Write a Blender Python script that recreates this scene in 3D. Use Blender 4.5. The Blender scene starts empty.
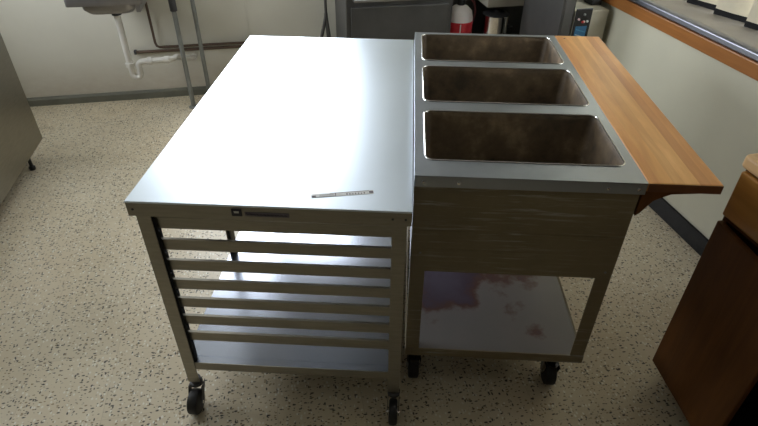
import bpy, bmesh, math, random
from math import sin, cos, pi, radians
from mathutils import Vector, Matrix
random.seed(7)
S = bpy.context.scene
COL = S.collection

# ---------------------------------------------------------------- camera
YAW, PITCH, ROLL, FPX = -0.0487, 0.6295, 0.0097, 542.2
fw = Vector((sin(YAW)*cos(PITCH), cos(YAW)*cos(PITCH), -sin(PITCH)))
r0 = Vector((cos(YAW), -sin(YAW), 0)); u0 = r0.cross(fw)
rr = cos(ROLL)*r0 + sin(ROLL)*u0; uu = -sin(ROLL)*r0 + cos(ROLL)*u0
cam = bpy.data.cameras.new('camera'); co = bpy.data.objects.new('camera', cam); COL.objects.link(co)
M3 = Matrix((rr, uu, -fw)).transposed().to_4x4()
co.matrix_world = Matrix.Translation((0.7271, -1.133, 1.7192)) @ M3
cam.sensor_width = 36; cam.lens = FPX/758*36; cam.clip_start = 0.02
S.camera = co

# ---------------------------------------------------------------- light
ROOM = 0.2484            # the room is turned against the two tables
ca, sa = cos(ROOM), sin(ROOM)
def RP(u, v, z=0): return Vector((u*ca - v*sa, u*sa + v*ca, z))
SKY, FILL_W = 10.5, 0.05
S.view_settings.view_transform = 'Standard'; S.view_settings.look = 'None'
S.view_settings.exposure = 0.0; S.view_settings.gamma = 1.0
S.view_settings.use_curve_mapping = False
w = bpy.data.worlds.new('daylight'); S.world = w; w.use_nodes = True
bg = w.node_tree.nodes['Background']; bg.inputs[0].default_value = (0.90, 0.95, 1.0, 1); bg.inputs[1].default_value = SKY
UL, UR, VN, VB, ZC = -1.75, 2.381, -3.2, 2.804, 2.75
WU0, WU1, WZ0, WZ1 = -0.55, 0.98, 1.2, 2.4       # back window opening
RV0, RV1, RZ0, RZ1 = -0.9, 1.75, 0.955, 2.15     # right window opening
def area(name, loc, sx, sy, rot, power=1.0, portal=False, col=(1, 1, 1)):
    l = bpy.data.lights.new(name, 'AREA'); l.shape = 'RECTANGLE'; l.size = sx; l.size_y = sy; l.energy = power; l.color = col
    if portal: l.cycles.is_portal = True
    o = bpy.data.objects.new(name, l); COL.objects.link(o); o.location = loc; o.rotation_euler = rot; return o
# portals only guide the sky's own light through the window openings
area('window_portal', RP((WU0+WU1)/2, VB+0.11, (WZ0+WZ1)/2), WU1-WU0, WZ1-WZ0, (radians(-90), 0, ROOM), portal=True)
LV0, LV1, LZ0, LZ1 = 0.75, 2.2, 1.0, 2.4      # left window opening
area('window_portal', RP(UL-0.11, (LV0+LV1)/2, (LZ0+LZ1)/2), LZ1-LZ0, LV1-LV0, (0, radians(-90), ROOM), portal=True)
# weak warm fill light added overhead, from no visible lamp
area('added_fill_light', RP(0.3, -0.9, ZC-0.12), 1.2, 0.25, (0, 0, ROOM), FILL_W, col=(1.0, 0.93, 0.8))

# ---------------------------------------------------------------- materials
def nt(name):
    m = bpy.data.materials.new(name); m.use_nodes = True
    return m, m.node_tree, m.node_tree.nodes['Principled BSDF']
def c4(c): return (c[0], c[1], c[2], 1)
def ramp(t, pts):
    r = t.nodes.new('ShaderNodeValToRGB'); e = r.color_ramp.elements
    while len(e) > 1: e.remove(e[-1])
    e[0].position = pts[0][0]; e[0].color = c4(pts[0][1])
    for p, c in pts[1:]:
        x = e.new(p); x.color = c4(c)
    return r
def coords(t, scale=(1, 1, 1), rot=(0, 0, 0)):
    tc = t.nodes.new('ShaderNodeTexCoord'); mp = t.nodes.new('ShaderNodeMapping')
    mp.inputs['Scale'].default_value = scale; mp.inputs['Rotation'].default_value = rot
    t.links.new(tc.outputs['Object'], mp.inputs[0]); return mp
def noise(t, mp, sc, det=4, rough=0.6):
    n = t.nodes.new('ShaderNodeTexNoise'); n.inputs['Scale'].default_value = sc
    n.inputs['Detail'].default_value = det; n.inputs['Roughness'].default_value = rough
    t.links.new(mp.outputs[0], n.inputs['Vector']); return n
def mix(t, fac, a, b, mode='MIX'):
    m = t.nodes.new('ShaderNodeMix'); m.data_type = 'RGBA'; m.blend_type = mode
    for sock, val in ((m.inputs[0], fac), (m.inputs[6], a), (m.inputs[7], b)):
        if hasattr(val, 'links') or hasattr(val, 'is_linked'): t.links.new(val, sock)
        elif isinstance(val, (int, float)): sock.default_value = val
        else: sock.default_value = c4(val)
    return m.outputs[2]
def bump(t, b, h, st=0.2, dist=0.002):
    n = t.nodes.new('ShaderNodeBump'); n.inputs['Strength'].default_value = st; n.inputs['Distance'].default_value = dist
    t.links.new(h, n.inputs['Height']); t.links.new(n.outputs[0], b.inputs['Normal'])
def mat(name, col, rough=0.5, metal=0.0, var=0.12, sc=8, stretch=(1, 1, 1), rvar=0.0, bmp=0.0, spec=0.5):
    m, t, b = nt(name)
    mp = coords(t, stretch); n = noise(t, mp, sc)
    lo = [max(0, x*(1-var)) for x in col]; hi = [min(1, x*(1+var)) for x in col]
    r = ramp(t, [(0.3, lo), (0.7, hi)]); t.links.new(n.outputs[0], r.inputs[0]); t.links.new(r.outputs[0], b.inputs['Base Color'])
    b.inputs['Metallic'].default_value = metal; b.inputs['Specular IOR Level'].default_value = spec
    if rvar:
        q = t.nodes.new('ShaderNodeMapRange'); q.inputs[3].default_value = rough-rvar; q.inputs[4].default_value = rough+rvar
        t.links.new(n.outputs[0], q.inputs[0]); t.links.new(q.outputs[0], b.inputs['Roughness'])
    else: b.inputs['Roughness'].default_value = rough
    if bmp: bump(t, b, n.outputs[0], bmp)
    return m
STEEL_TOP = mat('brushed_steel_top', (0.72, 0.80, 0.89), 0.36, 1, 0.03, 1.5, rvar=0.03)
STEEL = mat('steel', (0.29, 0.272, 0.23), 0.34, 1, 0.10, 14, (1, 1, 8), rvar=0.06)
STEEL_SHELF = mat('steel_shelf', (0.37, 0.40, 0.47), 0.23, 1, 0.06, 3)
STEEL_RIM = mat('steel_rim', (0.38, 0.41, 0.46), 0.36, 1, 0.08, 6, rvar=0.04)
BRIGHT = mat('polished_bead', (0.8, 0.8, 0.8), 0.15, 1, 0.05)
DARKSTEEL = mat('dark_steel', (0.10, 0.098, 0.095), 0.45, 0.7, 0.15, 4)
BLACK = mat('black_rubber', (0.012, 0.012, 0.013), 0.5, 0, 0.2)
BLACKG = mat('black_gloss', (0.012, 0.012, 0.014), 0.22, 0, 0.2)
NOTCH = mat('dark_slide_channel', (0.03, 0.03, 0.03), 0.5, 0.5)
PIPE = mat('grey_pipe', (0.23, 0.24, 0.23), 0.45, 0.3, 0.15, 12)
PIPED = mat('dark_coupling', (0.07, 0.07, 0.075), 0.5, 0.4)
BROWNPIPE = mat('brown_pipe', (0.10, 0.065, 0.045), 0.55, 0.2, 0.2, 10)
PVC = mat('white_pvc', (0.62, 0.60, 0.55), 0.4, 0, 0.08, 10)
SINK = mat('sink_steel', (0.30, 0.29, 0.29), 0.35, 0.9, 0.1)
CREAM = mat('cream_metal', (0.42, 0.40, 0.32), 0.5, 0, 0.08)
APRON = mat('worktable_steel', (0.34, 0.32, 0.27), 0.45, 0.5, 0.06)
WHITEP = mat('white_plastic', (0.66, 0.62, 0.60), 0.4, 0, 0.05)
REDL = mat('red_label', (0.50, 0.02, 0.03), 0.45, 0, 0.1)
BLUEL = mat('blue_label', (0.03, 0.14, 0.28), 0.4, 0, 0.1)
PALEL = mat('pale_marking', (0.55, 0.55, 0.52), 0.5, 0, 0.05)
REDK = mat('red_knob', (0.5, 0.03, 0.03), 0.4)
PINKK = mat('pale_knob', (0.7, 0.5, 0.5), 0.4)
BLIND = mat('blind_vane', (0.66, 0.60, 0.46), 0.7, 0, 0.05, 30)
HEM_SHADE = mat('hem_and_gap_shade', (0.006, 0.006, 0.007), 0.6, spec=0.2)  # near-black hem with the shadow above the sill put into it
SILL = mat('grey_laminate', (0.22, 0.20, 0.17), 0.4, 0, 0.15, 6)
CHROME = mat('chrome_edge', (0.26, 0.27, 0.31), 0.36, 1, 0.1, 30)
BASEB = mat('black_baseboard', (0.006, 0.006, 0.007), 0.25, 0, 0.2, spec=0.25)
BASEG = mat('grey_green_baseboard', (0.14, 0.14, 0.11), 0.45, 0, 0.15, 6)
CEIL = mat('ceiling_paint', (0.30, 0.29, 0.26), 0.9, 0, 0.04)
STICK = mat('worn_sticker', (0.66, 0.66, 0.66), 0.6, 0.3, 0.1, 60)
INK = mat('grey_ink', (0.16, 0.14, 0.16), 0.7, 0, 0.3, 200)
NAVY = mat('emblem_navy', (0.015, 0.014, 0.03), 0.35)
LAMPM, _t, _b = nt('added_lamp_diffuser'); _b.inputs['Emission Color'].default_value = (1, .95, .85, 1); _b.inputs['Emission Strength'].default_value = 1.0  # glowing face of the added fill fixture

def wall_mat(name, col, stain):
    m, t, b = nt(name); mp = coords(t)
    n = noise(t, mp, 1.3, 5); r = ramp(t, [(0.3, [x*0.93 for x in col]), (0.7, [x*1.05 for x in col])]); t.links.new(n.outputs[0], r.inputs[0])
    n2 = noise(t, coords(t, (3, 3, 6)), 4, 6, 0.7)
    sx = t.nodes.new('ShaderNodeSeparateXYZ'); t.links.new(mp.outputs[0], sx.inputs[0])
    mr = t.nodes.new('ShaderNodeMapRange'); mr.inputs[1].default_value = 0.04; mr.inputs[2].default_value = 0.32; mr.inputs[3].default_value = 0.6; mr.inputs[4].default_value = 0.0
    t.links.new(sx.outputs[2], mr.inputs[0])
    mu = t.nodes.new('ShaderNodeMath'); mu.operation = 'MULTIPLY'; t.links.new(mr.outputs[0], mu.inputs[0]); t.links.new(n2.outputs[0], mu.inputs[1])
    t.links.new(mix(t, mu.outputs[0], r.outputs[0], stain), b.inputs['Base Color'])
    b.inputs['Roughness'].default_value = 0.6; return m
WALL = wall_mat('cream_wall', (0.58, 0.56, 0.48), (0.28, 0.17, 0.09))
WALLR = wall_mat('cream_wall_right', (0.60, 0.585, 0.47), (0.42, 0.38, 0.3))

def floor_mat():
    m, t, b = nt('speckled_vinyl_floor'); mp = coords(t)
    n = noise(t, mp, 1.6, 4); base = ramp(t, [(0.3, (0.61, 0.51, 0.35)), (0.7, (0.71, 0.635, 0.48))]); t.links.new(n.outputs[0], base.inputs[0])
    col = base.outputs[0]
    br = t.nodes.new('ShaderNodeTexBrick'); br.offset = 0; br.inputs['Scale'].default_value = 1
    for k, v in (('Brick Width', 0.305), ('Row Height', 0.305), ('Mortar Size', 0.0012), ('Mortar Smooth', 0.3)): br.inputs[k].default_value = v
    br.inputs['Color1'].default_value = (1, 1, 1, 1); br.inputs['Color2'].default_value = (0.93, 0.93, 0.93, 1); br.inputs['Mortar'].default_value = (0.80, 0.78, 0.76, 1)
    t.links.new(mp.outputs[0], br.inputs['Vector'])
    col = mix(t, 1.0, col, br.outputs[0], 'MULTIPLY')
    for sc, st, thr, c, seed in ((44, (1, 2.1, 1), 0.22, (0.05, 0.042, 0.035), 0), (36, (2.0, 1, 1), 0.16, (0.05, 0.045, 0.04), 3), (75, (1, 1.6, 1), 0.20, (0.07, 0.055, 0.04), 11), (60, (1, 1.6, 1), 0.22, (0.30, 0.22, 0.12), 5), (55, (1.5, 1, 1), 0.24, (0.78, 0.75, 0.65), 8)):
        q = coords(t, st); q.inputs['Location'].default_value = (seed*1.7, seed*.9, 0)
        nn = noise(t, q, sc*0.8, 2); 
        vm = t.nodes.new('ShaderNodeVectorMath'); vm.operation = 'MULTIPLY_ADD'; vm.inputs[1].default_value = (0.012,)*3
        t.links.new(nn.outputs['Color'], vm.inputs[0]); t.links.new(q.outputs[0], vm.inputs[2])
        vo = t.nodes.new('ShaderNodeTexVoronoi'); vo.inputs['Scale'].default_value = sc; t.links.new(vm.outputs[0], vo.inputs['Vector'])
        sep = t.nodes.new('ShaderNodeSeparateColor'); t.links.new(vo.outputs['Color'], sep.inputs[0])
        # only some cells carry a chip
        lt = t.nodes.new('ShaderNodeMath'); lt.operation = 'LESS_THAN'; lt.inputs[1].default_value = 0.36; t.links.new(sep.outputs[0], lt.inputs[0])
        mr = t.nodes.new('ShaderNodeMapRange'); mr.inputs[1].default_value = thr; mr.inputs[2].default_value = thr+0.12; mr.inputs[3].default_value = 1; mr.inputs[4].default_value = 0
        t.links.new(vo.outputs['Distance'], mr.inputs[0])
        mu = t.nodes.new('ShaderNodeMath'); mu.operation = 'MULTIPLY'; t.links.new(lt.outputs[0], mu.inputs[0]); t.links.new(mr.outputs[0], mu.inputs[1])
        col = mix(t, mu.outputs[0], col, c)
    t.links.new(col, b.inputs['Base Color'])
    r2 = noise(t, mp, 5, 3); q = t.nodes.new('ShaderNodeMapRange'); q.inputs[3].default_value = 0.24; q.inputs[4].default_value = 0.42
    t.links.new(r2.outputs[0], q.inputs[0]); t.links.new(q.outputs[0], b.inputs['Roughness'])
    return m
DIMWALL = mat('dark_panel_wall', (0.10, 0.08, 0.06), 0.7)
FLOOR = floor_mat()

def wood_mat(name, cols, sc=(14, 1, 14), rough=0.35, strips=None):
    m, t, b = nt(name); mp = coords(t, sc)
    n = noise(t, mp, 2.2, 6, 0.6); n.inputs['Distortion'].default_value = 0.6
    r = ramp(t, [(0.25, cols[0]), (0.55, cols[1]), (0.8, cols[2])]); t.links.new(n.outputs[0], r.inputs[0]); col = r.outputs[0]
    if strips:
        tc = coords(t); sx = t.nodes.new('ShaderNodeSeparateXYZ'); t.links.new(tc.outputs[0], sx.inputs[0])
        rp = ramp(t, strips); rp.color_ramp.interpolation = 'CONSTANT'
        mr = t.nodes.new('ShaderNodeMapRange'); mr.inputs[1].default_value = 0.0; mr.inputs[2].default_value = 0.19
        t.links.new(sx.outputs[0], mr.inputs[0]); t.links.new(mr.outputs[0], rp.inputs[0])
        col = mix(t, 1.0, col, rp.outputs[0], 'MULTIPLY')
    t.links.new(col, b.inputs['Base Color']); b.inputs['Roughness'].default_value = rough
    return m
BOARD = wood_mat('butcher_block', ((0.50, 0.23, 0.065), (0.66, 0.34, 0.105), (0.78, 0.44, 0.16)), (10, 1.2, 10), 0.38,
    [(0, (1, .88, .8)), (.16, (1.05, 1.0, .95)), (.34, (.95, .92, .9)), (.5, (1.08, 1.1, 1.15)), (.70, (.78, .66, .6)), (.86, (.92, .82, .75))])
CAB = wood_mat('stained_cabinet_wood', ((0.075, 0.028, 0.006), (0.12, 0.045, 0.010), (0.16, 0.062, 0.014)), (10, 10, 1), 0.6)
CAB.node_tree.nodes['Principled BSDF'].inputs['Specular IOR Level'].default_value = 0.25
DRAWER = wood_mat('orange_drawer_wood', ((0.32, 0.14, 0.03), (0.43, 0.20, 0.04), (0.52, 0.25, 0.055)), (10, 1, 10), 0.35)
CTOP = wood_mat('pale_counter_wood', ((0.48, 0.30, 0.14), (0.56, 0.36, 0.18), (0.62, 0.42, 0.22)), (10, 1, 10), 0.35)
OAK = wood_mat('oak_band', ((0.28, 0.10, 0.022), (0.38, 0.15, 0.035), (0.46, 0.19, 0.05)), (12, 0.8, 12), 0.4)
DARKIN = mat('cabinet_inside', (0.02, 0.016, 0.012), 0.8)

def paint_mat():
    m, t, b = nt('worn_olive_tan_paint')
    n = noise(t, coords(t), 6, 5); r = ramp(t, [(0.3, (0.17, 0.130, 0.070)), (0.7, (0.22, 0.175, 0.10))]); t.links.new(n.outputs[0], r.inputs[0])
    s = noise(t, coords(t, (1.3, 1.3, 30)), 3.0, 8, 0.75); sr = ramp(t, [(0.53, (0, 0, 0)), (0.62, (1, 1, 1))]); t.links.new(s.outputs[0], sr.inputs[0])
    k = noise(t, coords(t), 2.5, 3); kr = ramp(t, [(0.38, (.1, .1, .1)), (0.55, (.9, .9, .9))]); t.links.new(k.outputs[0], kr.inputs[0])
    mm = mix(t, 1.0, sr.outputs[0], kr.outputs[0], 'MULTIPLY')
    c = mix(t, mm, r.outputs[0], (0.36, 0.36, 0.31))
    t.links.new(c, b.inputs['Base Color']); b.inputs['Roughness'].default_value = 0.42; return m
PAINT = paint_mat()
def well_mat():
    m, t, b = nt('scorched_well')
    n = noise(t, coords(t), 7, 6, 0.65); r = ramp(t, [(0.35, (0.05, 0.034, 0.02)), (0.54, (0.13, 0.09, 0.05)), (0.76, (0.34, 0.24, 0.14))]); t.links.new(n.outputs[0], r.inputs[0])
    t.links.new(r.outputs[0], b.inputs['Base Color']); b.inputs['Roughness'].default_value = 0.6; return m
WELL = well_mat()
def rust_shelf():
    m, t, b = nt('stained_shelf_paint')
    mp = coords(t); n = noise(t, mp, 4.5, 5, 0.6)
    r = ramp(t, [(0.36, (0.17, 0.16, 0.155)), (0.50, (0.18, 0.165, 0.16)), (0.58, (0.10, 0.05, 0.04)), (0.66, (0.075, 0.055, 0.08)), (0.8, (0.085, 0.07, 0.10))])
    # stain pool to the back left of the shelf
    sx = t.nodes.new('ShaderNodeSeparateXYZ'); t.links.new(mp.outputs[0], sx.inputs[0])
    d = t.nodes.new('ShaderNodeVectorMath'); d.operation = 'DISTANCE'; d.inputs[1].default_value = (0.17, 0.50, 0.235); t.links.new(mp.outputs[0], d.inputs[0])
    mr = t.nodes.new('ShaderNodeMapRange'); mr.inputs[1].default_value = 0.05; mr.inputs[2].default_value = 0.60; mr.inputs[3].default_value = 0.27; mr.inputs[4].default_value = -0.19
    t.links.new(d.outputs[1 if len(d.outputs) > 1 else 0], mr.inputs[0])
    ad = t.nodes.new('ShaderNodeMath'); t.links.new(mr.outputs[0], ad.inputs[0]); t.links.new(n.outputs[0], ad.inputs[1])
    t.links.new(ad.outputs[0], r.inputs[0]); t.links.new(r.outputs[0], b.inputs['Base Color'])
    b.inputs['Roughness'].default_value = 0.35; return m
RSHELF = rust_shelf()

# ---------------------------------------------------------------- builders
class MB:
    def __init__(s): s.bm = bmesh.new()
    def box(s, a, b):
        x0, y0, z0 = a; x1, y1, z1 = b
        v = [s.bm.verts.new(p) for p in ((x0,y0,z0),(x1,y0,z0),(x1,y1,z0),(x0,y1,z0),(x0,y0,z1),(x1,y0,z1),(x1,y1,z1),(x0,y1,z1))]
        for f in ((0,3,2,1),(4,5,6,7),(0,1,5,4),(1,2,6,5),(2,3,7,6),(3,0,4,7)): s.bm.faces.new([v[i] for i in f])
        return s
    def loft(s, rings, cap0=True, cap1=True):
        vs = [[s.bm.verts.new(p) for p in r] for r in rings]; n = len(rings[0])
        for a, b in zip(vs, vs[1:]):
            for i in range(n): s.bm.faces.new((a[i], a[(i+1) % n], b[(i+1) % n], b[i]))
        if cap0: s.bm.faces.new(vs[0][::-1])
        if cap1: s.bm.faces.new(vs[-1])
        return s
    def tube(s, pts, r, n=16, closed=False):
        pts = [Vector(p) for p in pts]; m = len(pts); rad = r if isinstance(r, (list, tuple)) else [r]*m
        rings = []; prev = None
        for i, p in enumerate(pts):
            if closed: t = pts[(i+1) % m]-pts[i-1]
            else: t = pts[min(i+1, m-1)]-pts[max(i-1, 0)]
            t.normalize()
            if prev is None:
                a = Vector((0, 0, 1)) if abs(t.z) < .9 else Vector((1, 0, 0)); x = t.cross(a).normalized()
            else: x = (prev-t*prev.dot(t)).normalized()
            prev = x; y = t.cross(x)
            rings.append([p+rad[i]*(cos(2*pi*k/n)*x+sin(2*pi*k/n)*y) for k in range(n)])
        if closed: rings.append(rings[0]); s.loft(rings, False, False); bmesh.ops.remove_doubles(s.bm, verts=s.bm.verts, dist=1e-6)
        else: s.loft(rings)
        return s
    def lathe(s, prof, c=(0, 0, 0), n=32):
        return s.loft([[(c[0]+r*cos(2*pi*k/n), c[1]+r*sin(2*pi*k/n), c[2]+z) for k in range(n)] for r, z in prof])
    def prism(s, poly, axis, a, b):
        def P(p, t): return {'x': (t, p[0], p[1]), 'y': (p[0], t, p[1]), 'z': (p[0], p[1], t)}[axis]
        return s.loft([[P(p, a) for p in poly], [P(p, b) for p in poly]])
    def obj(s, name, m, parent=None, bevel=0.0, smooth=False, label=None, seg=2):
        bmesh.ops.recalc_face_normals(s.bm, faces=s.bm.faces)
        me = bpy.data.meshes.new(name); s.bm.to_mesh(me); s.bm.free(); me.materials.append(m)
        o = bpy.data.objects.new(name, me); COL.objects.link(o)
        if smooth:
            me.polygons.foreach_set('use_smooth', [True]*len(me.polygons)); me.update()
            try: me.set_sharp_from_angle(angle=radians(40))
            except Exception: pass
        if bevel:
            bv = o.modifiers.new('bevel', 'BEVEL'); bv.width = bevel; bv.segments = seg; bv.limit_method = 'ANGLE'; bv.angle_limit = radians(40)
        if parent: o.parent = parent
        if label: o['label'] = label
        return o
def thing(name, label, cat, loc=(0, 0, 0), rz=0.0, group=None):
    o = bpy.data.objects.new(name, None); o.empty_display_size = 0.05; COL.objects.link(o)
    o.location = loc; o.rotation_euler = (0, 0, rz); o['label'] = label; o['category'] = cat
    if group: o['group'] = group
    return o
def tag(o, label, cat, loc=None, rz=None):
    o['label'] = label; o['category'] = cat
    if loc is not None: o.location = loc
    if rz is not None: o.rotation_euler = (0, 0, rz)
    return o
def struct(o, room=True):
    o['kind'] = 'structure'
    if room: o.rotation_euler = (0, 0, ROOM)
    return o
def rrect(x0, y0, x1, y1, r, k=6):
    p = []
    for cx, cy, a0 in ((x1-r, y1-r, 0), (x0+r, y1-r, 90), (x0+r, y0+r, 180), (x1-r, y0+r, 270)):
        for i in range(k+1):
            a = radians(a0+90*i/k); p.append((cx+r*cos(a), cy+r*sin(a)))
    return p
def plate(outer, holes, z0, z1):
    cu = bpy.data.curves.new('outline', 'CURVE'); cu.dimensions = '2D'; cu.fill_mode = 'BOTH'; cu.extrude = (z1-z0)/2
    for poly in [outer]+holes:
        sp = cu.splines.new('POLY'); sp.points.add(len(poly)-1); sp.use_cyclic_u = True
        for i, p in enumerate(poly): sp.points[i].co = (p[0], p[1], 0, 1)
    o = bpy.data.objects.new('outline', cu); COL.objects.link(o)
    dg = bpy.context.evaluated_depsgraph_get(); me = bpy.data.meshes.new_from_object(o.evaluated_get(dg))
    bpy.data.objects.remove(o); mb = MB(); mb.bm.from_mesh(me); bpy.data.meshes.remove(me)
    bmesh.ops.translate(mb.bm, verts=mb.bm.verts, vec=(0, 0, (z0+z1)/2)); bmesh.ops.remove_doubles(mb.bm, verts=mb.bm.verts, dist=1e-5)
    return mb

# ================================================================ SETTING
T = 0.12
struct(MB().box((UL-T, VN-T, -0.1), (UR+0.6, VB+T, 0)).obj('floor', FLOOR))
struct(MB().box((UL-T, VN-T, ZC), (UR+0.6, VB+T, ZC+0.1)).obj('ceiling', CEIL))
b = MB()
for a, c in (((UL-T, VB, 0), (UR+T, VB+T, WZ0)), ((UL-T, VB, WZ1), (UR+T, VB+T, ZC)), ((UL-T, VB, WZ0), (WU0, VB+T, WZ1)), ((WU1, VB, WZ0), (UR+T, VB+T, WZ1))): b.box(a, c)
struct(b.obj('wall_back', WALL))
b = MB()
for a, c in (((UL-T, VN, 0), (UL, VB, LZ0)), ((UL-T, VN, LZ1), (UL, VB, ZC)), ((UL-T, VN, LZ0), (UL, LV0, LZ1)), ((UL-T, LV1, LZ0), (UL, VB, LZ1))): b.box(a, c)
struct(b.obj('wall_left', WALL))
b = MB()
for a, c in (((UL-.09, LV0, LZ0), (UL-.04, LV1, LZ0+.05)), ((UL-.09, LV0, LZ1-.05), (UL-.04, LV1, LZ1)), ((UL-.09, LV0, LZ0+.05), (UL-.04, LV0+.05, LZ1-.05)), ((UL-.09, LV1-.05, LZ0+.05), (UL-.04, LV1, LZ1-.05))): b.box(a, c)
struct(b.obj('window_3', CEIL, bevel=0.004))
struct(MB().box((UL-T, VN-T, 0), (UR+T, VN, ZC)).obj('wall_front', DIMWALL))
TR = 0.38; b = MB()
for a, c in (((UR, VN, 0), (UR+TR, VB, RZ0-0.035)), ((UR, VN, RZ1), (UR+TR, VB, ZC)), ((UR, VN, RZ0-0.035), (UR+TR, RV0, RZ1)), ((UR, RV1, RZ0-0.035), (UR+TR, VB, RZ1))): b.box(a, c)
struct(b.obj('wall_right', WALLR))
struct(MB().box((UR+0.004, RV0, RZ0-0.035), (UR+TR, RV1, RZ0)).obj('trim_1', SILL, bevel=0.002))            # deep sill inside the right window
struct(MB().prism([(UR-0.012, .922), (UR-.016, .930), (UR-.014, .950), (UR-.004, .9585), (UR+.022, .9575), (UR+.022, .922)], 'y', RV0-0.6, VB-0.001).obj('trim_2', CHROME, bevel=0.003))
struct(MB().box((UR-0.022, RV0-0.6, 0.860), (UR, VB-0.001, 0.922)).obj('trim_3', OAK, bevel=0.004))
struct(MB().box((UR-0.012, VN, 0), (UR, VB-0.014, 0.10)).obj('baseboard_right', BASEB, bevel=0.004))
struct(MB().prism([(VB-0.016, 0), (VB, 0), (VB, 0.062), (VB-0.008, 0.062), (VB-0.016, 0.045)], 'x', UL, UR).obj('baseboard_back', BASEG))
struct(MB().box((UL, VN, 0), (UL+0.012, VB-0.016, 0.062)).obj('baseboard_left', BASEG, bevel=0.003))
struct(MB().box((0.262, VB-0.004, 0.063), (0.274, VB, WZ0)).obj('trim_4', WALL, bevel=0.001))                # panel joint strip
b = MB(); fwid = 0.05
for a, c in (((WU0, VB+.03, WZ0), (WU1, VB+.08, WZ0+fwid)), ((WU0, VB+.03, WZ1-fwid), (WU1, VB+.08, WZ1)), ((WU0, VB+.03, WZ0+fwid), (WU0+fwid, VB+.08, WZ1-fwid)), ((WU1-fwid, VB+.03, WZ0+fwid), (WU1, VB+.08, WZ1-fwid))): b.box(a, c)
struct(b.obj('window_1', CEIL, bevel=0.004))
b = MB()
for a, c in (((UR+.33, RV0, RZ0), (UR+.37, RV1, RZ0+.16)), ((UR+.33, RV0, RZ1-.05), (UR+.37, RV1, RZ1)), ((UR+.33, RV0, RZ0+.16), (UR+.37, RV0+.05, RZ1-.05)), ((UR+.33, RV1-.05, RZ0+.16), (UR+.37, RV1, RZ1-.05))): b.box(a, c)  # bottom rail made tall, unseen, to block sky light under the vanes
struct(b.obj('window_2', CEIL, bevel=0.004))
# added ceiling fixture that goes with the fill light
lt = thing('added_fill_lamp', 'added fluorescent ceiling fixture for fill light, out of view', 'lamp', RP(0.3, -0.9, ZC), ROOM)
MB().box((-.64, -.16, -.07), (.64, .16, 0)).obj('housing', CEIL, lt, bevel=.004)
MB().box((-.6, -.13, -.085), (.6, .13, -.07)).obj('diffuser', LAMPM, lt, bevel=.004)

# vertical blinds inside the right window
bl = thing('vertical_blinds', 'cream vertical blinds hanging over the grey sill at upper right', 'blinds', RP(UR+0.2, 0.4, RZ0), ROOM)
MB().box((-.03, RV0-.4+.02, RZ1-RZ0-.05), (.05, RV1-.4-.02, RZ1-RZ0-.001)).obj('head_rail', BLIND, bl, bevel=.003)
nv = 12
for i in range(nv):
    v1 = 1.285-.4-0.205*(i-2); v0 = v1-0.185
    if v0 < RV0-.4: break
    p0, p1 = Vector((-0.012, v1)), Vector((0.040, v0))
    d = (p1-p0).normalized(); n = Vector((d.y, -d.x))*0.0012
    mid = (p0+p1)/2+n*6
    poly = [p0+n, mid+n, p1+n, p1-n, mid-n, p0-n]
    va = MB().prism(poly, 'z', .028, RZ1-RZ0-.05).obj('vane', BLIND, bl)
    MB().prism([p0+n*3, p1+n*3, p1-n*3, p0-n*3], 'z', .002, .028).obj('hem_shade', HEM_SHADE, va, label='black hem thickened for the shadow under the vane')  # hem made thick and black to carry the vane's shadow gap

# ================================================================ STEEL TABLE
W, D, H = 0.758, 1.347, 0.90
def caster(parent, x, y, ztop, R=0.050, turn=0.0, wid=0.036, m=None, off=-.04):
    # swivel caster whose wheel touches the floor; thing > caster > wheel
    cz = R+0.0005
    c = Matrix.Rotation(turn, 3, 'Z')
    def P(px, py, pz): q = c @ Vector((px, py, 0)); return (x+q.x, y+q.y, pz)
    mb = MB().tube([(x, y, ztop-.002), (x, y, cz+R+.012)], 0.011)
    mb.tube([(x, y, ztop-.004), (x, y, ztop-.014)], 0.018)
    mb.lathe([(.012, 0), (.022, .003), (.022, .014), (.012, .018)], (x, y, cz+R+.004), 20)
    for s in (-1, 1):
        ring = [P(s*(wid/2+.003), -.018, cz+R+.008), P(s*(wid/2+.003), .018, cz+R+.008), P(s*(wid/2+.003), off+.010, cz-.008), P(s*(wid/2+.003), off-.010, cz-.008)]
        ring2 = [P(s*(wid/2+.0055), -.018, cz+R+.008), P(s*(wid/2+.0055), .018, cz+R+.008), P(s*(wid/2+.0055), off+.010, cz-.008), P(s*(wid/2+.0055), off-.010, cz-.008)]
        mb.loft([ring, ring2])
    o = mb.obj('caster', m or PIPED, parent, smooth=True)
    n = 28; rings = []
    for t, r in ((-wid/2, R*.82), (-wid/2+.003, R*.96), (-wid/2+.008, R), (wid/2-.008, R), (wid/2-.003, R*.96), (wid/2, R*.82)):
        rings.append([P(t, off+r*cos(2*pi*k/n), cz+r*sin(2*pi*k/n)) for k in range(n)])
    MB().loft(rings).obj('wheel', BLACK, o, smooth=True)
    a, e = P(-wid/2-.008, off, cz), P(wid/2+.008, off, cz)
    MB().tube([a, e], .006, 12).obj('axle', BRIGHT, o, smooth=True)
    return o
t1 = thing('steel_table', 'stainless steel rolling table with bright glossy top and rows of tray slides', 'table')
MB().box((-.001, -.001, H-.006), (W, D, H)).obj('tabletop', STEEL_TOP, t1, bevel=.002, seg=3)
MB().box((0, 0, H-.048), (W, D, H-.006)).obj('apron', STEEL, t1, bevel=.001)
L = 0.040
def angle(x, y, sx, sy, z0, z1, l=L, th=.003):
    # L-shaped upright; sx, sy point into the table
    pts = [(0, 0), (l, 0), (l, th), (th, th), (th, l), (0, l)]
    return MB().prism([(x+sx*a, y+sy*c) for a, c in pts], 'z', z0, z1)
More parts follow.
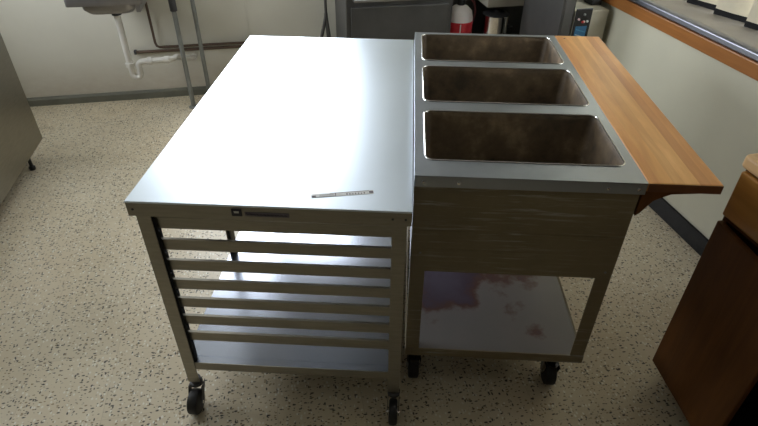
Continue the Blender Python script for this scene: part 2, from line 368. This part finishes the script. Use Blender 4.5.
for x, y, sx, sy in ((.012, .012, 1, 1), (W-.012, .012, -1, 1), (.012, D-.012, 1, -1), (W-.012, D-.012, -1, -1)):
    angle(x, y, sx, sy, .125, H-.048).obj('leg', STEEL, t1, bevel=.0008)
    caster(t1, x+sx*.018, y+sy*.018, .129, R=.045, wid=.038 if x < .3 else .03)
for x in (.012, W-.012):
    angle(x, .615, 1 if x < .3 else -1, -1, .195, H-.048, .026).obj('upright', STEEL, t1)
# notched side channels that carry the slides
for s, x in ((1, .041), (-1, W-.018)):
    mb = MB().box((min(x, x+s*.015), .022, .2), (max(x, x+s*.015), .0245, H-.049)).box((min(x, x+s*.003), .0245, .2), (max(x, x+s*.003), .062, H-.049))
    for k in range(9):
        z = .225+k*.0775
        mb.box((min(x, x+s*.021), .0245, z), (max(x, x+s*.018), .029, z+.012))
    mb.obj('slide_channel', NOTCH, t1, label='dark notched side channel')
x0, x1 = .048, W-.0365
for zt in [.828-.0775*i for i in range(7)]:
    h = .038
    mb = MB().box((x0, .030, zt-h), (x1, .0325, zt)).box((x0, .0325, zt-.002), (x1, .039, zt)).box((x0, .0325, zt-h), (x1, .040, zt-h+.002))
    mb.obj('tray_slide', STEEL, t1)
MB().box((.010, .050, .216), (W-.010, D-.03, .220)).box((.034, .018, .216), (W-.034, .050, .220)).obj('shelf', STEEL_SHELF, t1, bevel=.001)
MB().box((.030, .0150, .192), (W-.030, .018, .220)).obj('shelf_lip', STEEL, t1)
MB().box((.030, .0152, .220), (W-.030, .018, .226)).obj('shelf_edge', STEEL, t1)
# maker's badge on the apron, too worn to read
pb = MB().box((.283, -.003, .866), (.311, 0, .889)).obj('emblem', NAVY, t1, bevel=.0015, label='small dark square emblem')
MB().prism([(.290, .883), (.304, .883), (.303, .877), (.291, .877)], 'y', -.0036, -.003).obj('emblem_mark', PALEL, pb)
nb = MB().box((.318, -.002, .8665), (.436, 0, .8805)).obj('name_strip', INK, t1, bevel=.0012, label='dark worn name strip')
mb = MB().tube([(.321+.0028*k, -.0026, .8745-.00006*k+.0022*sin(k*1.9)) for k in range(40)], .0011, 6)
mb.obj('script_mark', NAVY, nb)
# screws
for x in (.016, W-.05, W-.016):
    MB().lathe([(.0035, 0), (.0035, .001), (.002, .002)], (0, 0, 0), 12).obj('screw', PIPED, t1).matrix_local = Matrix.Translation((x, 0, .874)) @ Matrix.Rotation(radians(90), 4, 'X')
# sticker on the top
sk = MB(); sk.box((0, 0, 0), (.168, .017, .0006)); so = sk.obj('sticker', STICK, t1, label='thin worn tape sticker with grey print')
so.matrix_local = Matrix.Translation((.489, .046, H+.0001)) @ Matrix.Rotation(radians(11), 4, 'Z')
mk = MB()
mk.box((.001, .001, .0006), (.012, .009, .0009)); mk.box((.156, .003, .0006), (.167, .014, .0009)); mk.box((.05, .0145, .0006), (.156, .0162, .0009))
mk.box((.02, .002, .0006), (.064, .0032, .0009)); mk.box((.022, .009, .0006), (.06, .0102, .0009)); mk.box((.064, .002, .0006), (.066, .016, .0009))
for k in range(7): mk.box((.094+k*.0078, .003, .0006), (.0975+k*.0078, .0095-(k % 3)*.001, .0009))
mk.obj('print', INK, so)

# ================================================================ STEAM TABLE
X0, X1, Y0, Y1, HT = .7610, 1.378, .105, 1.312, .946
t2 = thing('steam_table', 'olive tan rolling steam table with three empty brown wells', 'steam table', (X0, Y0, 0))
w2, d2 = X1-X0, Y1-Y0
wells = [(.030, .084, w2-.030, .402), (.030, .474, w2-.030, .798), (.030, .858, w2-.030, 1.176)]
tf = plate([(0, 0), (w2, 0), (w2, d2), (0, d2)], [rrect(*q, .026) for q in wells], HT-.004, HT).obj('top_frame', STEEL_RIM, t2, bevel=.0012)
sk = MB().box((0, 0, HT-.036), (w2, .003, HT-.004)).box((0, d2-.003, HT-.036), (w2, d2, HT-.004)).box((0, .003, HT-.036), (.003, d2-.003, HT-.004)).box((w2-.003, .003, HT-.036), (w2, d2-.003, HT-.004))
sko = sk.obj('skirt', STEEL_RIM, t2, bevel=.0008)
for x in (.024, .12, w2-.10, w2-.02):
    MB().lathe([(.005, 0), (.0045, .0018), (.002, .003)], (0, 0, 0), 14).obj('rivet', BRIGHT, sko, smooth=True).matrix_local = Matrix.Translation((x, 0, HT-.02)) @ Matrix.Rotation(radians(90), 4, 'X')
for q in wells:
    rg = []
    for k, (ins, z) in enumerate(((0, HT-.001), (.003, HT-.006), (.006, HT-.02), (.016, HT-.20), (.022, HT-.21))):
        rg.append([(p[0], p[1], z) for p in rrect(q[0]+ins, q[1]+ins, q[2]-ins, q[3]-ins, .026-ins*.3)])
    wl = MB().loft(rg, False, True).obj('well', WELL, t2, smooth=True)
    MB().tube([(p[0], p[1], HT+.0005) for p in rrect(*q, .026)], .0026, 8, True).obj('bead', BRIGHT, wl, smooth=True, label='bright rolled bead around the well')
ins = .008; il = .0012; zb, zt = .597, HT-.036
bd = MB().box((il, ins, zb), (w2-ins, ins+.003, zt)).box((il, d2-ins-.003, zb), (w2-ins, d2-ins, zt)).box((il, ins+.003, zb), (il+.003, d2-ins-.003, zt)).box((w2-ins-.003, ins+.003, zb), (w2-ins, d2-ins-.003, zt)).box((il+.003, ins+.003, zb), (w2-ins-.003, d2-ins-.003, zb+.003))
body = bd.obj('body', PAINT, t2, bevel=.001)
MB().box((ins+.006, ins-.0022, .742), (w2-ins-.02, ins, .756)).box((ins+.006, ins-.0015, .684), (w2-ins-.25, ins, .688)).obj('seam_strip', PAINT, body, bevel=.001)
MB().box((ins+.003, ins-.0018, zt-.016), (w2-ins-.003, ins, zt)).obj('upper_strip', PAINT, body, bevel=.0008)
for x, z in ((.03, .67), (w2-.03, .622)):
    MB().lathe([(.004, 0), (.0035, .0015), (.0015, .0025)], (0, 0, 0), 12).obj('rivet', PIPE, body, smooth=True).matrix_local = Matrix.Translation((x, ins, z)) @ Matrix.Rotation(radians(90), 4, 'X')
for x, y, sx, sy in ((il, ins, 1, 1), (w2-ins, ins, -1, 1), (il, d2-ins, 1, -1), (w2-ins, d2-ins, -1, -1)):
    angle(x, y, sx, sy, .204, zb, .046, .004).obj('leg', PAINT, t2, bevel=.001)
    caster(t2, x+sx*(.036 if x < .3 else .066), y+sy*.066, .204, .050, pi, .04, BLACKG, -.015)
MB().box((ins+.005, ins+.005, .231), (w2-ins-.005, d2-ins-.005, .235)).obj('shelf', RSHELF, t2)
MB().box((.0002, ins-.0015, .2035), (w2-ins+.0015, ins+.003, .240)).box((.0002, d2-ins-.003, .2035), (w2-ins+.0015, d2-ins+.0015, .240)).box((.0002, ins+.003, .2035), (il+.003, d2-ins-.003, .240)).box((w2-ins-.003, ins+.003, .2035), (w2-ins+.0015, d2-ins-.003, .240)).obj('shelf_rim', PAINT, t2, bevel=.001)
cb = MB().box((0, 0, 0), (.195, d2, .028)).obj('cutting_board', BOARD, t2, bevel=.004, seg=3, label='orange butcher block board along the right side'); cb.location = (w2+.0005, 0, HT-.027)
MB().box((.002, -.0012, .002), (.193, 0, .0265)).obj('dark_end', wood_mat('dark_end_wood', ((0.10, 0.035, 0.012), (0.14, 0.05, 0.018), (0.17, 0.065, 0.02))), cb, label='dark brown front end')  # thin dark brown wood sliver over the board's front end
kn = MB().lathe([(.004, 0), (.004, .0004)], (.035, d2-.04, .028), 12).obj('peg_hole', BLACK, cb)
for y in (.012, d2-.045):
    poly = [(w2-.001, HT-.0275), (w2+.165, HT-.0275), (w2+.150, HT-.034), (w2+.075, HT-.040), (w2+.035, HT-.062), (w2+.010, HT-.105), (w2-.001, HT-.115)]
    MB().prism(poly, 'y', y, y+.03).obj('bracket', CAB, t2, bevel=.001, label='brown curved bracket under the board')

# ================================================================ CABINET (lower right)
CU, CV0, CV1 = 1.716, -1.05, -0.180
cz0, cz1 = .09, .928
t3 = thing('base_cabinet', 'brown wooden base cabinet with one door ajar, at lower right', 'cabinet', RP(CU, CV1, 0), ROOM)
dp = UR-CU-.014; ln = CV1-CV0
cc = MB().box((0, -.018, cz0), (dp, 0, cz1)).box((0, -ln, cz0), (dp, -ln+.018, cz1)).box((.075, -.018, 0), (dp, 0, cz0)).box((.075, -ln, 0), (dp, -ln+.018, cz0)).box((.06, -ln+.018, 0), (.075, -.018, cz0)).box((.0, -ln+.018, cz0), (dp, -.018, cz0+.018)).box((dp-.01, -ln+.018, cz0+.018), (dp, -.018, cz1)).box((0, -ln+.018, cz1-.02), (dp, -.018, cz1)).box((.0, -ln+.018, .742), (dp-.01, -.018, .757))
cc.box((0, -.475, cz0+.018), (dp-.01, -.457, .742))
cc.obj('carcass', CAB, t3, bevel=.0015)
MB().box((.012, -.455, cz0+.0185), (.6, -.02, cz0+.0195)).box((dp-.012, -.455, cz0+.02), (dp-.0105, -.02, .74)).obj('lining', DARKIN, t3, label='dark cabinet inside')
tp = MB().prism(rrect(-.024, -ln-.0, dp, .008, .020), 'z', cz1, cz1+.038).obj('counter', CTOP, t3, bevel=.008, seg=3, label='pale wooden counter with rounded corner')
dr = MB().box((-.020, -.452, .765), (0, -.006, .918)).obj('drawer', DRAWER, t3, bevel=.006, seg=3)
MB().lathe([(.006, 0), (.006, .012), (.014, .02), (.012, .028), (.004, .03)], (0, 0, 0), 20).obj('knob', CAB, dr, smooth=True).matrix_local = Matrix.Translation((-.020, -.30, .84)) @ Matrix.Rotation(radians(-90), 4, 'Y')
MB().box((-.020, -ln+.01, .765), (0, -.478, .918)).obj('drawer', DRAWER, t3, bevel=.006, seg=3)
def door(y1, y0, ang):
    # hinge on the far side y1
    wdt = y1-y0; hh = .742-(cz0-.004)
    d = MB().box((-.020, -wdt, 0), (0, 0, hh)).obj('door', CAB, t3, bevel=.005, seg=3)
    d.location = (-.0015, y1, cz0-.004); d.rotation_euler = (0, 0, ang)
    MB().lathe([(.006, 0), (.006, .012), (.013, .02), (.011, .027), (.004, .029)], (0, 0, 0), 20).obj('knob', CAB, d, smooth=True).matrix_local = Matrix.Translation((-.020, -wdt+.03, hh-.1)) @ Matrix.Rotation(radians(-90), 4, 'Y')
door(-.006, -.372, radians(-7.5))
door(-.478, -.86, 0)

# ================================================================ LEFT APPLIANCE
t4 = thing('steel_counter_cabinet', 'dark stainless cabinet on small black feet at left edge', 'cabinet', RP(-1.000, 1.990, 0), ROOM)
MB().box((-.70, -1.35, .13), (0, 0, .92)).obj('body', STEEL, t4, bevel=.004)
for x, y in ((-.06, -.14), (-.64, -.14), (-.06, -1.25), (-.64, -1.25)):
    MB().lathe([(.016, 0.0005), (.018, .006), (.018, .02), (.010, .024), (.010, .1), (.02, .104), (.02, .1305)], (x, y, 0), 16).obj('foot', BLACK, t4, smooth=True)

# ================================================================ SINK AND PLUMBING (back wall)
t5 = thing('wall_sink', 'grey steel sink hung on back wall, cut off by top edge', 'sink', RP(-.60, VB-.0005, 0), ROOM)
def sx(u): return u+.60
zs = .803; f_ = -.50
r_o = rrect(sx(-.745), f_, sx(-.315), 0, .02)
sb = plate(r_o, [rrect(sx(-.68), f_+.07, sx(-.38), -.1, .05)], zs, zs+.075); sb.obj('rim', SINK, t5, bevel=.004)
rg = []
for i_, z in ((0, zs+.03), (.0, zs+.0), (.006, zs-.045), (.03, zs-.072), (.08, zs-.080)):
    rg.append([(p[0], p[1], z) for p in rrect(sx(-.69)+i_, f_+.06+i_, sx(-.37)-i_, -.09-i_, .06)])
MB().loft(rg, False, True).obj('basin', SINK, t5, smooth=True)
DX, DY = sx(-.521), -.30
MB().lathe([(.018, 0), (.03, .004), (.03, .024), (.04, .032)], (DX, DY, zs-.110), 20).obj('drain', PIPED, t5, smooth=True)
MB().box((sx(-.36), f_+.02, zs-.05), (sx(-.335), -.02, zs)).obj('bracket', SINK, t5, bevel=.003)
t6 = thing('drain_trap', 'white plastic drain pipe and trap below the wall sink', 'pipe', RP(-.60, VB-.0005, 0), ROOM)
zt6 = zs-.1105
MB().tube([(DX, DY, zt6), (DX, DY, .36)], .021, 18).obj('tailpipe', PVC, t6, smooth=True)
MB().lathe([(.021, 0), (.030, .004), (.030, .03), (.021, .034)], (DX, DY, .352), 18).obj('slip_nut', PVC, t6, smooth=True)
r_ = .026
pts = [(DX, DY, .36), (DX, DY, .305)]
pts += [(DX+r_-r_*cos(a), DY, .305-r_*sin(a)) for a in [pi*k/10 for k in range(1, 10)]]
pts += [(DX+2*r_, DY, .305), (DX+2*r_, DY, .355)]
pts += [(DX+2*r_+.03-.03*cos(a), DY, .355+.03*sin(a)) for a in [pi/2*k/6 for k in range(1, 7)]]
pts += [(DX+.14, DY, .387), (DX+.26, DY, .389)]
MB().tube(pts, .019, 18).obj('trap_bend', PVC, t6, smooth=True)
for q in (.115, .225): MB().tube([(DX+q, DY, .387), (DX+q+.03, DY, .387)], .025, 18).obj('slip_nut', PVC, t6, smooth=True)
MB().tube([(DX+.245, DY, .389), (DX+.27, DY+.008, .388), (DX+.284, DY+.03, .384), (DX+.286, DY+.10, .372), (DX+.31, DY+.15, .35), (DX+.37, -.06, .305), (DX+.38, -.022, .298)], .018, 18).obj('waste_arm', PVC, t6, smooth=True)
MB().tube([(DX+.38, -.0225, .298), (DX+.38, -.0005, .298)], .024, 18).obj('wall_nut', PVC, t6, smooth=True)
t7 = thing('supply_pipe', 'brown water pipe running along back wall under the sink', 'pipe', RP(0, VB-.0005, 0), ROOM)
MB().tube([(-.535, -.02, .356), (.30, -.02, .356)], .011, 12).obj('pipe_run', BROWNPIPE, t7, smooth=True)
for x in (-.535, .245):
    MB().box((x-.008, -.034, .343), (x+.008, 0, .369)).obj('clip', PIPED, t7, bevel=.002)
t7b = thing('supply_pipe', 'thin dark pipe dropping from the sink, then along the wall', 'pipe', RP(0, VB-.0005, 0), ROOM)
MB().tube([(-.385, -.03, zs-.05), (-.385, -.03, .42), (-.378, -.03, .396), (-.36, -.03, .386), (.30, -.03, .386)], .009, 12).obj('pipe_run', BROWNPIPE, t7b, smooth=True)
# two upright grey pipes
for nm, u, v, lab in (('a', -.183, 2.576, 'grey upright floor pipe with dark coupling, left of the pair'), ('b', -.068, 2.68, 'grey upright floor pipe nearer the wall, right of the pair')):
    tt = thing('upright_pipe', lab, 'pipe', RP(u, v, 0), ROOM)
    MB().tube([(0, 0, .0005), (0, 0, 1.15)], .0155 if nm == 'a' else .0145, 18).obj('pipe', PIPE, tt, smooth=True)
    MB().lathe([(.034, 0.0005), (.034, .006), (.02, .012)], (0, 0, 0), 20).obj('floor_flange', PIPE, tt, smooth=True)
    if nm == 'a': MB().lathe([(.0165, .68), (.023, .685), (.023, .80), (.0165, .805)], (0, 0, 0), 18).obj('coupling', PIPED, tt, smooth=True)
    else: MB().lathe([(.0155, .94), (.021, .945), (.021, 1.0), (.0155, 1.005)], (0, 0, 0), 18).obj('coupling', PIPED, tt, smooth=True)

# ================================================================ THINGS BEHIND THE STEAM TABLE
t8 = thing('splayed_stand', 'dark thin stand with splayed legs beside the dark oven', 'stand', RP(.825, 2.66, 0), ROOM)
MB().tube([(0, 0, .545), (0, 0, 1.0)], .010, 12).obj('pole', DARKSTEEL, t8, smooth=True)
for x, y in ((-.15, .0), (.065, -.0), (.045, .115)):
    MB().tube([(0, 0, .60), (x*.02, y*.02, .57), (x, y, .008)], .012, 12).obj('leg', DARKSTEEL, t8, smooth=True)
t9 = thing('oven', 'dark grey steel oven standing against back wall', 'oven', RP(.905, 2.20, 0), ROOM)
MB().box((0, 0, .10), (.70, .56, .86)).obj('body', DARKSTEEL, t9, bevel=.006)
MB().box((.03, -.022, .16), (.67, 0, .76)).obj('door', DARKSTEEL, t9, bevel=.006)
MB().tube([(.05, 0, .80), (.05, -.03, .80), (.65, -.03, .80), (.65, 0, .80)], .009, 12).obj('handle', SINK, t9, smooth=True)
for x, y in ((.05, .05), (.65, .05), (.05, .50), (.65, .50)): MB().tube([(x, y, .0005), (x, y, .10)], .02, 14).obj('foot', DARKSTEEL, t9, smooth=True)

t10 = thing('work_table', 'steel work table against back wall, its pale front edge above the pot', 'table', RP(1.825, 2.15, 0), ROOM)
MB().box((0, 0, .728), (.50, .63, .86)).obj('tabletop', APRON, t10, bevel=.005)
for x, y in ((.02, .60), (.48, .60), (.48, .03)): MB().tube([(x, y, .0005), (x, y, .728)], .018, 14).obj('leg', DARKSTEEL, t10, smooth=True)
t11 = thing('low_rack', 'low dark rack under the work table holding jug and pot', 'rack', RP(1.625, 2.20, 0), ROOM)
MB().box((0, 0, .40), (.62, .34, .42)).obj('rack_top', DARKSTEEL, t11, bevel=.003)
MB().box((.0, .33, .05), (.735, .34, .72)).obj('shade_panel', DARKSTEEL, t11, bevel=.002)  # dark sheet added for the shade on the wall under the work table
for x, y in ((.02, .02), (.60, .02), (.02, .32), (.60, .32)): MB().box((x-.015, y-.015, .0005), (x+.015, y+.015, .40)).obj('leg', DARKSTEEL, t11, bevel=.002)
t12 = thing('jug', 'white plastic jug with red label and black cap', 'jug', RP(1.700, 2.31, .4205), ROOM)
MB().lathe([(.078, 0), (.088, .006), (.090, .03), (.088, .215), (.078, .255), (.048, .282), (.022, .290), (.022, .304)], (0, 0, 0), 32).obj('bottle', WHITEP, t12, smooth=True)
MB().lathe([(.0904, .05), (.0908, .052), (.0896, .190), (.0890, .192)], (0, 0, 0), 32).obj('label_band', REDL, t12, smooth=True, label='red label band')
MB().box((-.024, -.0905, .07), (-.017, -.075, .185)).obj('label_stripe', PALEL, t12)
MB().lathe([(.024, .291), (.028, .294), (.028, .335), (.020, .342)], (0, 0, 0), 24).obj('cap', BLACK, t12, smooth=True)
MB().tube([(.018, 0, .33), (.05, 0, .34), (.095, 0, .30), (.108, 0, .24), (.090, 0, .16)], .008, 10).obj('handle', mat('dark_red_plastic', (.10, .02, .025), .4), t12, smooth=True, label='dark red handle')
t13 = thing('stock_pot', 'shiny steel pot with dark rim on low rack right of jug', 'pot', RP(1.955, 2.30, .4205), ROOM)
MB().lathe([(.080, 0), (.086, .006), (.088, .02), (.088, .215), (.090, .22)], (0, 0, 0), 36).obj('pot_body', mat('pot_steel', (.62, .60, .58), .18, 1, .05), t13, smooth=True)
MB().lathe([(.088, .220), (.090, .221), (.090, .225), (.05, .229), (.012, .231), (.012, .240), (.016, .243), (.010, .247)], (0, 0, 0), 36).obj('lid', PIPED, t13, smooth=True)
MB().tube([(.086, -.02, .12), (.115, -.02, .125), (.13, .0, .125), (.115, .02, .125), (.086, .02, .12)], .008, 10).obj('handle', BLACK, t13, smooth=True)
t14 = thing('tall_cabinet', 'narrow dark grey cabinet between work table and cream control box', 'cabinet', RP(2.055, 1.61, 0), ROOM)
MB().box((0, 0, .0005), (.078, .50, 1.15)).obj('body', DARKSTEEL, t14, bevel=.004)
MB().box((.010, -.006, .05), (.070, 0, 1.12)).obj('door', DARKSTEEL, t14, bevel=.003)
t15 = thing('control_box', 'cream metal box with black control panel in back right corner', 'control box', RP(2.137, 1.60, 0), ROOM)
MB().box((0, 0, .0005), (.205, .20, .842)).obj('housing', CREAM, t15, bevel=.004)
cp = MB().box((-.002, -.006, .55), (.100, 0, .858)).obj('control_panel', BLACKG, t15, bevel=.003)
for x, z, m_ in ((.022, .800, PINKK), (.048, .784, REDK), (.056, .786, PINKK), (.076, .787, PALEL), (.052, .825, PIPE)):
    MB().lathe([(.0065, 0), (.006, .008), (.003, .010)], (0, 0, 0), 16).obj('knob', m_, cp, smooth=True).matrix_local = Matrix.Translation((x, -.006, z)) @ Matrix.Rotation(radians(90), 4, 'X')
lb = MB().box((.012, -.0075, .690), (.082, -.006, .760)).obj('blue_label', BLUEL, cp)
for z in (.745, .716): MB().prism([(.018, z), (.076, z-.018), (.076, z-.022), (.018, z-.005)], 'y', -.0085, -.0075).obj('label_line', PALEL if z < .73 else mat('light_blue', (.08, .3, .5), .4), lb)
tag(MB().box((-.03, -.045, 0), (.035, .045, .03)).obj('black_block', BLACK, None, bevel=.005), 'small black block lying on top of the cream control box', 'block', RP(2.31, 1.74, .8425), ROOM)
